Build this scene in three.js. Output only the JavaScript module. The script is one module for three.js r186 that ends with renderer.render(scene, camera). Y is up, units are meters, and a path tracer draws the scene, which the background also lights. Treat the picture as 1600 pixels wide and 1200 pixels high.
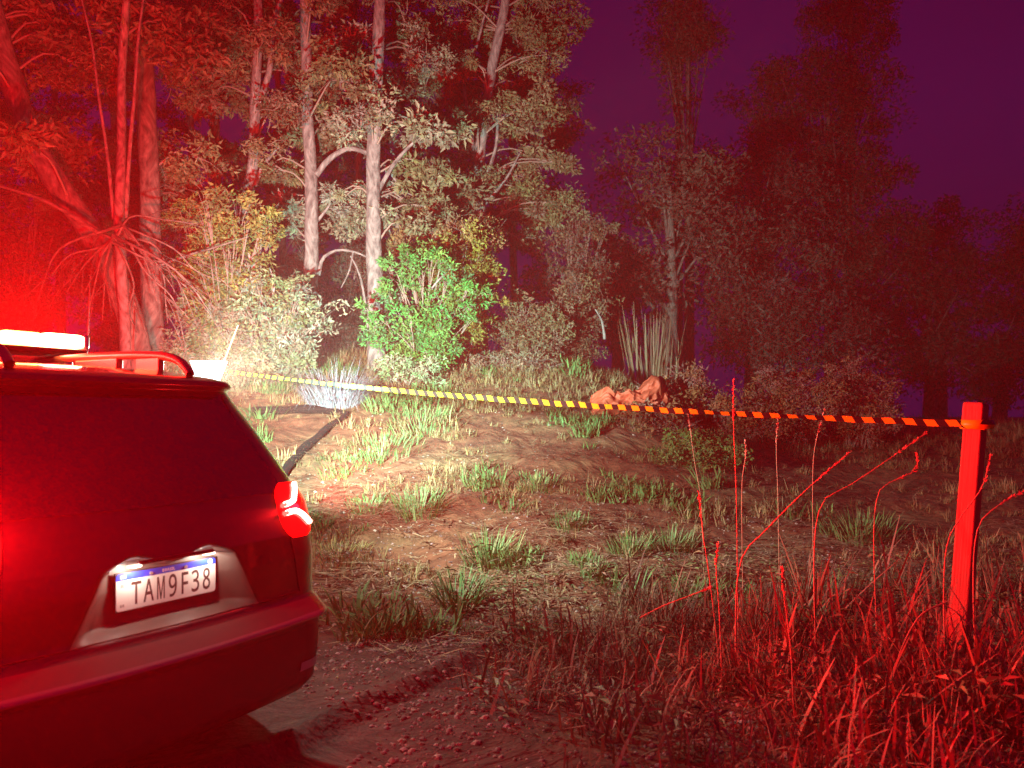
import * as THREE from 'three';
import { mergeGeometries } from 'three/addons/utils/BufferGeometryUtils.js';
import { RoundedBoxGeometry } from 'three/addons/geometries/RoundedBoxGeometry.js';
import { ImprovedNoise } from 'three/addons/math/ImprovedNoise.js';

// ------------------------------------------------------------------ camera, sky, exposure, haze
const scene = new THREE.Scene();
const EYE = 1.47, FOCAL = 1180, PITCH = Math.atan(50 / 1180);     // focal length in pixels of a 1600 x 1200 picture
const camera = new THREE.PerspectiveCamera(2 * Math.atan(600 / FOCAL) * 180 / Math.PI, 4 / 3, 0.05, 400);
camera.position.set(0, EYE, 0);
camera.rotation.set(PITCH, 0, 0);
camera.focus = 6; camera.userData.fStop = 2.8;

const renderer = new THREE.WebGLRenderer({ antialias: true });
renderer.toneMapping = THREE.LinearToneMapping;
renderer.toneMappingExposure = 1;
renderer.shadowMap.enabled = true;

const noise3 = new ImprovedNoise();
const fbm = (x, y, z, o = 4) => { let a = 1, s = 0, t = 0; for (let i = 0; i < o; i++) { s += a * noise3.noise(x, y, z); t += a; a *= 0.5; x *= 2.03; y *= 2.03; z *= 2.03; } return s / t; };
{ // night sky: even violet dusk glow under thin cloud
  const W = 256, H = 128, d = new Float32Array(W * H * 4);
  for (let j = 0; j < H; j++) for (let i = 0; i < W; i++) {
    const up = ((j + 0.5) / H - 0.5) * Math.PI, az = (i / W) * 2 * Math.PI;
    const c = 1 + 0.35 * fbm(Math.cos(az) * Math.cos(up) * 2, Math.sin(up) * 5, Math.sin(az) * Math.cos(up) * 2);
    const g = 1.0 - 0.25 * Math.max(0, Math.sin(up));
    const o = (j * W + i) * 4;
    d[o] = 0.017 * c * g; d[o + 1] = 0.003 * c * g; d[o + 2] = 0.052 * c * g; d[o + 3] = 1;
  }
  const t = new THREE.DataTexture(d, W, H, THREE.RGBAFormat, THREE.FloatType);
  t.mapping = THREE.EquirectangularReflectionMapping; t.magFilter = THREE.LinearFilter; t.needsUpdate = true;
  scene.background = t; scene.environment = t;
}
scene.fog = new THREE.FogExp2(0xffb4a6, 0.0048);

const RED = new THREE.Color(1, 0.002, 0.006), WHITE = new THREE.Color(0.88, 1, 0.86), COOL = new THREE.Color(0.58, 1, 0.9), WARM = new THREE.Color(1, 0.8, 0.66);
const POWER = { bar: 29, barBeam: 330, tailRight: 165, tailRightGlow: 1.6, tailLeft: 2.5, tailLeftBeam: 230, work: 13, workTrees: 560, workSlope: 92, plate: 0.1 };

// ------------------------------------------------------------------ helpers
const rand = (seed) => () => { seed = (seed + 0x6d2b79f5) | 0; let t = Math.imul(seed ^ (seed >>> 15), 1 | seed); t = (t + Math.imul(t ^ (t >>> 7), 61 | t)) ^ t; return ((t ^ (t >>> 14)) >>> 0) / 4294967296; };
const V = (x, y, z) => new THREE.Vector3(x, y, z);
const { clamp, lerp } = THREE.MathUtils;
const smoothstep = (x, a, b) => { const t = clamp((x - a) / (b - a), 0, 1); return t * t * (3 - 2 * t); };
const cosP = Math.cos(PITCH), sinP = Math.sin(PITCH);
function at(px, py, f) { // the point f metres ahead that the photograph shows at that pixel
  const a = (px - 800) / FOCAL, b = (600 - py) / FOCAL;
  const y = b * cosP + sinP, z = b * sinP - cosP, k = f / -z;
  return V(a * k, EYE + y * k, -f);
}
function height(x, z) {
  const f = -z;
  const right = smoothstep(x, 0.3, 4.5);
  let h = 2.6 * smoothstep(f, 5.0, 14.5) * lerp(1, 0.52, right);
  const on = smoothstep(f + 0.3 * Math.max(0, x), 4.2, 6.0) ;
  h += 0.07 * fbm(x * 0.45, 3.1, z * 0.45, 3) * (0.25 + on);
  h += 0.03 * fbm(x * 1.7 + 9, 7.7, z * 2.2, 3) * (0.3 + on);
  h += 0.022 * noise3.noise(x * 5.5, 1.3, z * 5.5) * (0.4 + on);
  h += 0.02 * on * Math.sin(f * 5.2 + 1.4 * fbm(x * 0.5, 0.2, z * 0.5) * 4) * smoothstep(x, -1.5, 0.5) * (1 - smoothstep(f, 9, 11));   // wheel ruts across the slope
  // low berm between the track and the verge
  const bx = x, bf = f - (4.05 + (bx + 0.62) * 1.62);
  const across = bf / 1.9 + 0.05 * noise3.noise(x * 3, 4, z * 3);
  h += 0.075 * Math.exp(-(across * across) / 0.006) * smoothstep(bx, -1.9, -1.1) * (1 - smoothstep(bx, -0.2, 0.6));
  h += 0.10 * smoothstep(x, 0.0, 1.2) * (1 - smoothstep(f, 3, 5)) * smoothstep(f, 1, 2.6);
  return h;
}
function ground(px, py) { // where the line of sight through that pixel meets the ground
  let a = 1.2, b = 60;
  for (let f = 1.2; f < 60; f += 0.1) { const p = at(px, py, f); if (p.y < height(p.x, p.z)) { b = f; break; } a = f; }
  for (let i = 0; i < 14; i++) { const m = (a + b) / 2, p = at(px, py, m); if (p.y < height(p.x, p.z)) b = m; else a = m; }
  const p = at(px, py, b); p.y = height(p.x, p.z); return p;
}
const used = {};
const numbered = (n) => { used[n] = (used[n] ?? -1) + 1; return used[n] ? n + '_' + String(used[n]).padStart(3, '0') : n; };
function shade(o) { o.traverse((c) => { if (c.isMesh) { c.castShadow = true; c.receiveShadow = true; } }); return o; }
function tag(o, label, category, group, kind) {
  if (label) o.userData.label = label;
  if (category) o.userData.category = category;
  if (group) o.userData.group = group;
  if (kind) o.userData.kind = kind;
  return o;
}
function thing(name, pos, label, category, group) {
  const o = new THREE.Group(); o.name = numbered(name); o.position.copy(pos); scene.add(o);
  return tag(o, label, category, group);
}
function part(parent, name, geo, mat) { const m = new THREE.Mesh(geo, mat); m.name = name; m.castShadow = m.receiveShadow = true; parent.add(m); return m; }
const strip = (g) => { const r = g.index ? g.toNonIndexed() : g; for (const k of Object.keys(r.attributes)) if (!['position', 'normal', 'uv'].includes(k)) r.deleteAttribute(k); return r; };
const merge = (list) => mergeGeometries(list.map(strip));
const box = (w, h, d, x = 0, y = 0, z = 0, r = 0.006) => new RoundedBoxGeometry(w, h, d, 2, Math.min(r, w / 2.1, h / 2.1, d / 2.1)).translate(x, y, z);

// a tapered tube through points, uv in metres
function tube(pts, r0, r1, sides = 7, steps = 0, rough = 0, rnd = null) {
  const curve = new THREE.CatmullRomCurve3(pts), len = curve.getLength(), n = steps || Math.max(3, Math.ceil(len / Math.max(0.12, r0 * 2.2)));
  const pos = [], uv = [], idx = [], nor = [];
  let side = V(1, 0.13, 0.21).normalize();
  for (let i = 0; i <= n; i++) {
    const t = i / n, c = curve.getPointAt(t), d = curve.getTangentAt(t);
    const s = side.clone().addScaledVector(d, -side.dot(d)).normalize(); side = s;
    const b = d.clone().cross(s), r = lerp(r0, r1, t);
    for (let k = 0; k <= sides; k++) {
      const a = (k % sides) / sides * Math.PI * 2;
      const w = r * (1 + rough * noise3.noise(Math.cos(a) * 1.3 + pts[0].x * 7, t * len * 2.4, Math.sin(a) * 1.3));
      const q = s.clone().multiplyScalar(Math.cos(a)).addScaledVector(b, Math.sin(a));
      nor.push(q.x, q.y, q.z);
      pos.push(c.x + q.x * w, c.y + q.y * w, c.z + q.z * w);
      uv.push(k / sides * Math.PI * 2 * r0, t * len);
    }
  }
  const row = sides + 1;
  for (let i = 0; i < n; i++) for (let k = 0; k < sides; k++) { const a = i * row + k; idx.push(a, a + 1, a + row, a + 1, a + row + 1, a + row); }
  const g = new THREE.BufferGeometry();
  g.setAttribute('position', new THREE.Float32BufferAttribute(pos, 3)); g.setAttribute('normal', new THREE.Float32BufferAttribute(nor, 3));
  g.setAttribute('uv', new THREE.Float32BufferAttribute(uv, 2)); g.setIndex(idx);
  return g;
}
// many small folded leaves in one geometry, each with its own tone
class Leaves {
  constructor() { this.p = []; this.c = []; this.i = []; }
  add(at, dir, flat, len, wid, col) {
    const n = this.p.length / 3, s = V().crossVectors(dir, flat).normalize(), u = V().crossVectors(s, dir).normalize();
    const m = at.clone().addScaledVector(dir, len * 0.45), e = at.clone().addScaledVector(dir, len).addScaledVector(u, -len * 0.12);
    const l = m.clone().addScaledVector(s, wid / 2).addScaledVector(u, wid * 0.18), r = m.clone().addScaledVector(s, -wid / 2).addScaledVector(u, wid * 0.18);
    for (const q of [at, l, e, r]) this.p.push(q.x, q.y, q.z);
    for (let k = 0; k < 4; k++) this.c.push(col[0], col[1], col[2]);
    this.i.push(n, n + 1, n + 2, n, n + 2, n + 3);
  }
  // a bent blade of grass
  blade(at, dir, droop, len, wid, col, seg = 4) {
    const s = V(dir.z, 0, -dir.x); if (s.lengthSq() < 1e-4) s.set(1, 0, 0); s.normalize();
    let n = this.p.length / 3; const p = at.clone(), d = dir.clone();
    for (let k = 0; k <= seg; k++) {
      const w = wid * (k === seg ? 0.15 : 1 - 0.6 * (k / seg) ** 2) / 2;
      this.p.push(p.x + s.x * w, p.y, p.z + s.z * w, p.x - s.x * w, p.y, p.z - s.z * w);
      for (let q = 0; q < 2; q++) this.c.push(col[0], col[1], col[2]);
      if (k < seg) { const a = n + k * 2; this.i.push(a, a + 1, a + 2, a + 1, a + 3, a + 2); }
      p.addScaledVector(d, len / seg); d.y -= droop / seg; d.normalize();
    }
  }
  geometry() {
    const g = new THREE.BufferGeometry();
    g.setAttribute('position', new THREE.Float32BufferAttribute(this.p, 3)); g.setAttribute('color', new THREE.Float32BufferAttribute(this.c, 3)); g.setIndex(this.i);
    return g;
  }
}
const onSphere = (r) => { const z = r() * 2 - 1, a = r() * Math.PI * 2, s = Math.sqrt(1 - z * z); return V(s * Math.cos(a), z, s * Math.sin(a)); };
const tone = (c, r, spread = 0.3, hue = 0.1) => { const k = 1 + (r() - 0.5) * 2 * spread; return c.map((x) => Math.max(0.004, x * k * (1 + (r() - 0.5) * 2 * hue))); };

// ------------------------------------------------------------------ computed textures
function dataTexture(n, f, srgb, rx = 1, ry = 1) {
  const d = new Uint8Array(n * n * 4);
  for (let j = 0; j < n; j++) for (let i = 0; i < n; i++) { const c = f(i / n, j / n), o = (j * n + i) * 4; d[o] = c[0]; d[o + 1] = c[1]; d[o + 2] = c[2]; d[o + 3] = 255; }
  const t = new THREE.DataTexture(d, n, n); t.wrapS = t.wrapT = THREE.RepeatWrapping; t.magFilter = THREE.LinearFilter;
  if (srgb) t.colorSpace = THREE.SRGBColorSpace; t.repeat.set(rx, ry); t.needsUpdate = true; return t;
}
// noise that tiles over the unit square
const tiled = (u, v, k, s) => { const a = u * Math.PI * 2, b = v * Math.PI * 2, R = k / 6.283; return noise3.noise(Math.cos(a) * R + s, Math.sin(a) * R + Math.cos(b) * R * 1.37, Math.sin(b) * R + s * 2.1); };
const tfbm = (u, v, k, s, o = 4) => { let a = 1, t = 0; for (let i = 0; i < o; i++) { t += a * tiled(u, v, k, s + i * 3.7); a *= 0.55; k *= 2; } return t; };
const soilMap = dataTexture(512, (u, v) => { const k = clamp(205 + 55 * tfbm(u, v, 9, 1, 5) + 34 * tiled(u, v, 120, 5), 90, 255); return [k, k * (0.985 + 0.03 * tiled(u, v, 14, 8)), k * 0.98]; }, true, 0.7, 0.7);
const soilBump = dataTexture(512, (u, v) => { const k = clamp(128 + 90 * tfbm(u, v, 16, 3, 5) + 40 * Math.max(0, tiled(u, v, 70, 6)), 0, 255); return [k, k, k]; }, false, 0.7, 0.7);
const barkMap = dataTexture(256, (u, v) => { const k = clamp(190 + 60 * tfbm(u * 1, v, 8, 11, 4) + 50 * Math.min(0, tiled(u, v, 22, 4)), 60, 255); return [k, k * 0.98, k * 0.96]; }, true, 1.6, 0.8);
const barkBump = dataTexture(256, (u, v) => { const k = clamp(128 + 80 * tfbm(u, v, 12, 21, 4), 0, 255); return [k, k, k]; }, false, 2.2, 0.7);
const woodMap = dataTexture(256, (u, v) => { const k = clamp(185 + 45 * tiled(u, v * 0.0, 40, 2) + 35 * tfbm(u, v, 6, 9, 3), 70, 255); return [k, k * 0.97, k * 0.93]; }, true, 3, 1);

// ------------------------------------------------------------------ materials
const std = (o) => new THREE.MeshStandardMaterial(o), phys = (o) => new THREE.MeshPhysicalMaterial(o);
const rgb = (r, g, b) => new THREE.Color().setRGB(r, g, b);
const M = {
  soil: std({ vertexColors: true, map: soilMap, bumpMap: soilBump, bumpScale: 0.02, roughness: 0.95 }),
  leaf: std({ vertexColors: true, roughness: 0.62, side: THREE.DoubleSide }),
  blade: std({ vertexColors: true, roughness: 0.7, side: THREE.DoubleSide }),
  bark: std({ color: rgb(0.36, 0.31, 0.27), map: barkMap, bumpMap: barkBump, bumpScale: 0.012, roughness: 0.9 }),
  barkPale: std({ color: rgb(0.52, 0.47, 0.45), map: barkMap, bumpMap: barkBump, bumpScale: 0.008, roughness: 0.85 }),
  shadeDark: std({ color: rgb(0.014, 0.009, 0.008), map: barkMap, roughness: 0.95 }),  // near-black colour carries the shade of the forked shape on the bank
  twig: std({ color: rgb(0.33, 0.25, 0.2), roughness: 0.9 }),
  post: std({ color: rgb(0.88, 0.34, 0.27), map: woodMap, bumpMap: woodMap, bumpScale: 0.004, roughness: 0.85 }),
  paint: phys({ color: rgb(0.03, 0.028, 0.028), roughness: 0.38, metalness: 0.15, clearcoat: 1, clearcoatRoughness: 0.04 }),
  glassDark: phys({ color: rgb(0.012, 0.012, 0.014), roughness: 0.06, clearcoat: 1 }),
  blackPlastic: std({ color: rgb(0.025, 0.025, 0.026), roughness: 0.5 }),
  greyPlastic: std({ color: rgb(0.05, 0.047, 0.047), roughness: 0.45 }),
  rail: std({ color: rgb(0.55, 0.3, 0.2), roughness: 0.35, metalness: 0.4 }),
  chrome: std({ color: rgb(0.75, 0.75, 0.76), roughness: 0.22, metalness: 1 }),
  rubber: std({ color: rgb(0.02, 0.02, 0.02), roughness: 0.9 }),
  barLamp: std({ color: rgb(0.6, 0.1, 0.1), emissive: rgb(26, 9, 4.5), emissiveIntensity: 1, roughness: 0.3 }),
  barLampEdge: std({ color: rgb(0.6, 0.1, 0.1), emissive: rgb(16, 5, 1.3), emissiveIntensity: 1, roughness: 0.3 }),
  tailLens: std({ color: rgb(0.5, 0.01, 0.01), emissive: rgb(1.1, 0.004, 0.004), emissiveIntensity: 1, roughness: 0.15 }),
  tailLensDim: std({ color: rgb(0.35, 0.01, 0.01), emissive: rgb(0.16, 0, 0), emissiveIntensity: 1, roughness: 0.12 }),
  tailLight: std({ color: rgb(0.8, 0.4, 0.4), emissive: rgb(9, 3.6, 2.8), emissiveIntensity: 1 }),
  workLamp: std({ color: rgb(0.9, 0.95, 0.95), emissive: rgb(7, 8, 8.4), emissiveIntensity: 1 }),
  plateLamp: std({ color: rgb(0.9, 0.85, 0.8), emissive: rgb(3, 2.5, 2), emissiveIntensity: 1 }),
  sheet: phys({ color: rgb(0.6, 0.11, 0.055), roughness: 0.6, side: THREE.DoubleSide }),
  stone: std({ color: rgb(0.42, 0.35, 0.3), roughness: 0.9 }),
};

// ------------------------------------------------------------------ ground
{
  const xs = [], fs = [];
  for (let i = 0; i <= 420; i++) { const t = i / 420 * 2 - 1; xs.push(9 * t + 61 * Math.sign(t) * Math.abs(t) ** 7); }
  for (let i = 0; i <= 460; i++) { const t = i / 460; fs.push(t < 0.12 ? lerp(-60, 1.5, (t / 0.12) ** 0.25) : lerp(1.5, 15, Math.min(1, (t - 0.12) / 0.68)) + (t > 0.8 ? 65 * ((t - 0.8) / 0.2) ** 2.2 : 0)); }
  const nx = xs.length, nf = fs.length, pos = new Float32Array(nx * nf * 3), col = new Float32Array(nx * nf * 3), uv = new Float32Array(nx * nf * 2), idx = [];
  for (let j = 0; j < nf; j++) for (let i = 0; i < nx; i++) {
    const x = xs[i], z = -fs[j], k = j * nx + i;
    pos.set([x, height(x, z), z], k * 3); uv.set([x, z], k * 2);
    const straw = smoothstep(fbm(x * 0.9, 2, z * 1.5, 4) + 0.25 * smoothstep(-z, 8, 13), -0.05, 0.35), dark = smoothstep(fbm(x * 0.7 + 20, 5, z * 0.9, 3), 0.0, 0.4);
    const track = smoothstep(x, 0.9, -0.4) * (1 - smoothstep(-z, 4.6, 5.8));
    const c = [0, 1, 2].map((q) => lerp(lerp([0.31, 0.125, 0.066][q], [0.42, 0.28, 0.14][q], straw * 0.6), [0.2, 0.085, 0.05][q], dark * 0.5));
    col.set([0, 1, 2].map((q) => lerp(c[q], [0.13, 0.085, 0.075][q], track * 0.85)), k * 3);
  }
  for (let j = 0; j < nf - 1; j++) for (let i = 0; i < nx - 1; i++) { const a = j * nx + i; idx.push(a, a + 1, a + nx, a + 1, a + nx + 1, a + nx); }
  const g = new THREE.BufferGeometry();
  g.setAttribute('position', new THREE.BufferAttribute(pos, 3)); g.setAttribute('color', new THREE.BufferAttribute(col, 3)); g.setAttribute('uv', new THREE.BufferAttribute(uv, 2)); g.setIndex(idx); g.computeVertexNormals();
  const m = new THREE.Mesh(g, M.soil); m.name = 'ground'; m.receiveShadow = true; m.castShadow = true; scene.add(m);
  tag(m, 'reddish bare soil bank rising behind the car with straw and weeds', 'ground', null, 'structure');
}

// ------------------------------------------------------------------ trees
function leafClump(L, c, r, n, size, colour, rnd, flatten = 0.75, hang = 0.2) {
  const base = tone(colour, rnd, 0.32, 0.12);
  for (let i = 0; i < n; i++) {
    const d = onSphere(rnd), q = c.clone().add(V(d.x, d.y * flatten, d.z).multiplyScalar(r * Math.pow(rnd(), 0.45)));
    const dir = onSphere(rnd).add(V(d.x * 0.7, -hang, d.z * 0.7)).normalize();
    L.add(q, dir, onSphere(rnd), size * (0.6 + rnd() * 0.8), size * (0.3 + rnd() * 0.3), tone(base, rnd, 0.28, 0.08));
  }
}
// trunk: [[px, py], ...] from the foot up, at f metres; forks: other stems that leave it; clumps: foliage balls [px, py, radius in metres, leaves, df]
function tree(o) {
  const rnd = rand(o.seed), pts = o.trunk.map(([x, y], i) => at(x, y, o.f + (i ? (rnd() - 0.5) * 0.25 : 0)));
  const foot = pts[0].clone(); foot.y = height(foot.x, foot.z) - 0.08;
  if (pts[0].y > foot.y + 0.15) pts.unshift(foot); else pts[0].y = foot.y;
  const t = thing(o.name ?? 'tree', foot, o.label, 'tree', o.group), local = (g) => g.translate(-foot.x, -foot.y, -foot.z);
  const bark = o.bark ?? M.bark;
  part(t, 'trunk', local(tube(pts, o.r, o.r * (o.taper ?? 0.55), 10, 0, 0.22)), bark);
  for (const fk of o.forks ?? []) part(t, 'limb', local(tube(fk.p.map(([x, y, d = 0]) => at(x, y, o.f + d)), fk.r, fk.r * 0.4, 7, 0, 0.2)), bark);
  const L = new Leaves(), tw = [], curve = new THREE.CatmullRomCurve3(pts);
  for (const [px, py, r, n, d0 = 0, col] of o.clumps ?? []) {
    const df = rnd() < 0.8 ? Math.abs(d0) + 0.2 : d0;
    const c = at(px, py, o.f + df);
    // the twig that carries this clump
    let best = 0, bd = 1e9; for (let k = 0; k <= 20; k++) { const q = curve.getPointAt(k / 20); const dd = q.distanceTo(c) + 0.6 * Math.max(0, q.y - c.y + 0.2); if (dd < bd) { bd = dd; best = k / 20; } }
    const a = curve.getPointAt(best), mid = a.clone().lerp(c, 0.5).add(V((rnd() - 0.5) * 0.2, 0.15 + rnd() * 0.15, (rnd() - 0.5) * 0.2));
    tw.push(tube([a, mid, c], 0.022, 0.007, 4, 6));
    for (let k = 0; k < 5; k++) { const e = c.clone().add(onSphere(rnd).multiplyScalar(r * 0.9)); tw.push(tube([mid.clone().lerp(c, 0.3 + 0.7 * rnd()), c.clone().lerp(e, 0.5).add(V(0, 0.05, 0)), e], 0.009, 0.003, 3, 4)); }
    const sub = 4 + Math.floor(r * 8), big = 0.7 + 0.65 * rnd();
    for (let k = 0; k < sub; k++) { const d = onSphere(rnd).multiplyScalar(r * (0.35 + 0.65 * rnd())); d.y *= 0.8; leafClump(L, c.clone().add(d), r * (0.28 + 0.3 * rnd()), Math.round(1.9 * n / sub * (0.5 + rnd())), (o.leaf ?? 0.105) * big, col ?? o.colour, rnd, 0.75, o.hang ?? 0.25); }
  }
  if (tw.length) part(t, 'branches', local(merge(tw)), M.twig);
  if (L.i.length) part(t, 'crown', local(L.geometry()), M.leaf);
  return t;
}
// scattered clumps in an ellipse of the picture
function scatter(seed, n, cx, cy, rx, ry, r, leaves, depth = 1.2, col) {
  const rnd = rand(seed), out = [];
  for (let i = 0; i < n; i++) { const a = rnd() * 6.283, q = Math.sqrt(rnd()); out.push([cx + Math.cos(a) * q * rx, cy + Math.sin(a) * q * ry, r * (0.65 + rnd() * 0.7), Math.round(leaves * (0.6 + rnd() * 0.8)), (rnd() - 0.5) * 2 * depth, col]); }
  return out;
}
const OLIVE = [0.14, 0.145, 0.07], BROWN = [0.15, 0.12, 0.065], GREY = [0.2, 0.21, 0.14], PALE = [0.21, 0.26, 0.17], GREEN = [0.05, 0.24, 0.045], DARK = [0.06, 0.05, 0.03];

tree({ seed: 11, f: 10.2, r: 0.17, taper: 0.8, trunk: [[215, 540], [185, 450], [147, 372], [92, 290], [45, 205], [8, 90], [-30, -60], [-50, -200]], bark: M.bark, colour: BROWN,
  label: 'thick leaning trunk at the left edge, bent towards the upper left corner', clumps: [...scatter(1, 9, 20, 60, 150, 120, 0.55, 300), ...scatter(2, 8, 30, 240, 80, 90, 0.4, 240), ...scatter(30, 8, 90, 150, 60, 120, 0.42, 240), ...scatter(3, 5, 60, -160, 150, 90, 0.7, 300)] });
tree({ seed: 12, f: 10.0, r: 0.075, taper: 0.6, trunk: [[196, 520], [190, 430], [186, 345], [190, 230], [190, 120], [197, 0], [200, -150]], bark: M.barkPale, colour: BROWN,
  forks: [{ p: [[178, 342], [166, 230], [154, 150], [142, 60], [120, -30]], r: 0.026 }, { p: [[196, 340], [203, 230], [210, 150], [216, 60], [230, -40]], r: 0.032 }],
  label: 'pale thin tree with two slim rods above the drooping bare branches', clumps: [...scatter(4, 9, 190, 60, 110, 90, 0.45, 260), ...scatter(5, 5, 200, -100, 140, 80, 0.6, 260)] });
tree({ seed: 13, f: 11.2, r: 0.165, taper: 0.75, trunk: [[240, 515], [236, 400], [234, 280], [228, 160], [222, 40], [215, -140]], bark: M.bark, colour: OLIVE,
  label: 'straight thick trunk between the pale thin tree and the fainter trunk', clumps: [...scatter(6, 8, 260, 70, 110, 90, 0.5, 280), ...scatter(7, 7, 300, 250, 70, 80, 0.36, 220), ...scatter(8, 5, 230, -120, 140, 70, 0.7, 280)] });
tree({ seed: 14, f: 13.8, r: 0.11, taper: 0.6, trunk: [[345, 500], [342, 400], [338, 280], [334, 160], [322, 40], [315, -120]], bark: M.bark, colour: OLIVE,
  label: 'slim faint trunk half hidden by leaves between the thick trunk and the forked pale tree', clumps: [...scatter(9, 9, 330, 140, 70, 110, 0.42, 260), ...scatter(10, 6, 340, 10, 110, 70, 0.5, 260)] });
tree({ seed: 15, f: 12.4, r: 0.105, taper: 0.6, trunk: [[392, 505], [386, 420], [384, 330], [396, 250], [399, 150], [404, 50], [400, -60], [396, -180]], bark: M.barkPale, colour: BROWN,
  forks: [{ p: [[403, 165], [420, 115], [428, 40], [440, -10], [452, -90]], r: 0.06 }, { p: [[398, 290], [412, 258], [428, 238], [446, 215]], r: 0.045 }],
  label: 'pale trunk that forks high up, left of the straight central trunk', clumps: [...scatter(31, 8, 350, 80, 60, 90, 0.42, 220, 1.4), ...scatter(12, 7, 440, 130, 60, 110, 0.4, 220, 1.4), ...scatter(13, 6, 390, 20, 90, 70, 0.5, 240), ...scatter(14, 5, 420, -110, 130, 60, 0.7, 240)] });
tree({ seed: 16, f: 12.6, r: 0.135, taper: 0.5, trunk: [[489, 540], [486, 440], [487, 335], [485, 260], [480, 170], [478, 60], [474, -60], [470, -180]], bark: M.barkPale, colour: OLIVE,
  forks: [{ p: [[494, 274], [515, 248], [545, 232], [575, 240], [604, 262], [630, 300]], r: 0.055 }, { p: [[496, 345], [512, 325], [520, 310]], r: 0.03 }, { p: [[498, 430], [505, 403], [528, 391], [556, 394], [574, 402]], r: 0.035 }, { p: [[552, 394], [545, 425], [533, 450]], r: 0.02 }],
  label: 'straight central trunk with an arching side limb, lit pale by the white lamp', clumps: [...scatter(32, 10, 520, 60, 70, 90, 0.45, 230, 1.4), ...scatter(33, 7, 440, 290, 40, 50, 0.3, 200, 0.8), ...scatter(15, 9, 480, 140, 60, 120, 0.42, 240, 1.3), ...scatter(16, 6, 450, 350, 30, 60, 0.28, 190, 0.4, GREY), ...scatter(17, 6, 470, -60, 140, 80, 0.65, 260)] });
tree({ seed: 17, f: 12.2, r: 0.145, taper: 0.5, trunk: [[588, 575], [586, 470], [584, 360], [583, 270], [588, 160], [592, 50], [596, -60], [600, -180]], bark: M.barkPale, colour: OLIVE,
  forks: [{ p: [[590, 300], [620, 250], [655, 215], [690, 190]], r: 0.04 }, { p: [[577, 520], [562, 430], [548, 400]], r: 0.03 }],
  label: 'pale trunk rising out of the left side of the bright green bush', clumps: [...scatter(18, 16, 600, 130, 90, 130, 0.42, 280, 1.2, GREY), ...scatter(19, 9, 560, 310, 70, 60, 0.3, 240, 0.6, GREY), ...scatter(20, 8, 640, 300, 60, 50, 0.32, 240, 0.6), ...scatter(21, 6, 600, -90, 150, 80, 0.65, 260)] });
tree({ seed: 18, f: 14.5, r: 0.13, taper: 0.6, trunk: [[752, 520], [750, 400], [750, 320], [748, 255], [757, 190], [768, 110], [790, 0], [800, -120]], bark: M.barkPale, colour: OLIVE,
  forks: [{ p: [[752, 300], [738, 220], [726, 130], [745, 70], [766, -10]], r: 0.05 }, { p: [[755, 290], [776, 220], [770, 150], [740, 110]], r: 0.04 }, { p: [[745, 310], [722, 270], [700, 250]], r: 0.035 }, { p: [[757, 320], [790, 280], [812, 240]], r: 0.035 }],
  label: 'greyish trunk with upswept limbs, rightmost trunk of the lit wood', clumps: [...scatter(34, 10, 690, 60, 60, 80, 0.45, 250, 1.4), ...scatter(35, 9, 720, 280, 50, 60, 0.38, 240, 1), ...scatter(22, 14, 760, 140, 100, 130, 0.45, 270, 1.4), ...scatter(23, 11, 830, 90, 60, 120, 0.42, 260, 1), ...scatter(24, 12, 840, 300, 50, 90, 0.4, 240, 1), ...scatter(25, 7, 760, -60, 130, 80, 0.6, 260), ...scatter(26, 3, 890, 255, 22, 10, 0.16, 70, 0.2)] });
// the trees that close the wood behind
[[90, 16.5, 150, 150], [300, 17, 180, 170], [440, 17.5, 150, 180], [560, 17, 170, 160], [690, 17.5, 150, 170], [800, 18, 120, 200], [180, 18.5, 150, 220]].forEach(([px, f, , cy], i) => {
  const places = ['behind the leaning trunk at the far left', 'behind the faint slim trunk', 'behind the forked pale tree', 'behind the arching limb of the central trunk', 'behind the crown above the vivid green bush', 'behind the rightmost trunk of the lit wood', 'behind the thick straight trunk on the left'];
  tree({ seed: 40 + i, f, r: 0.1, taper: 0.5, trunk: [[px + 6, 520], [px + 2, 400], [px, 250], [px - 6, 100], [px, -100]], colour: i % 2 ? [0.13, 0.10, 0.05] : [0.12, 0.085, 0.045], leaf: 0.125,
    label: 'dim leafy tree ' + places[i], clumps: [...scatter(60 + i, 34, px, cy, 110, 290, 0.55, 190, 1), ...scatter(80 + i, 6, px, -90, 120, 90, 0.75, 240, 1)] });
});

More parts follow.
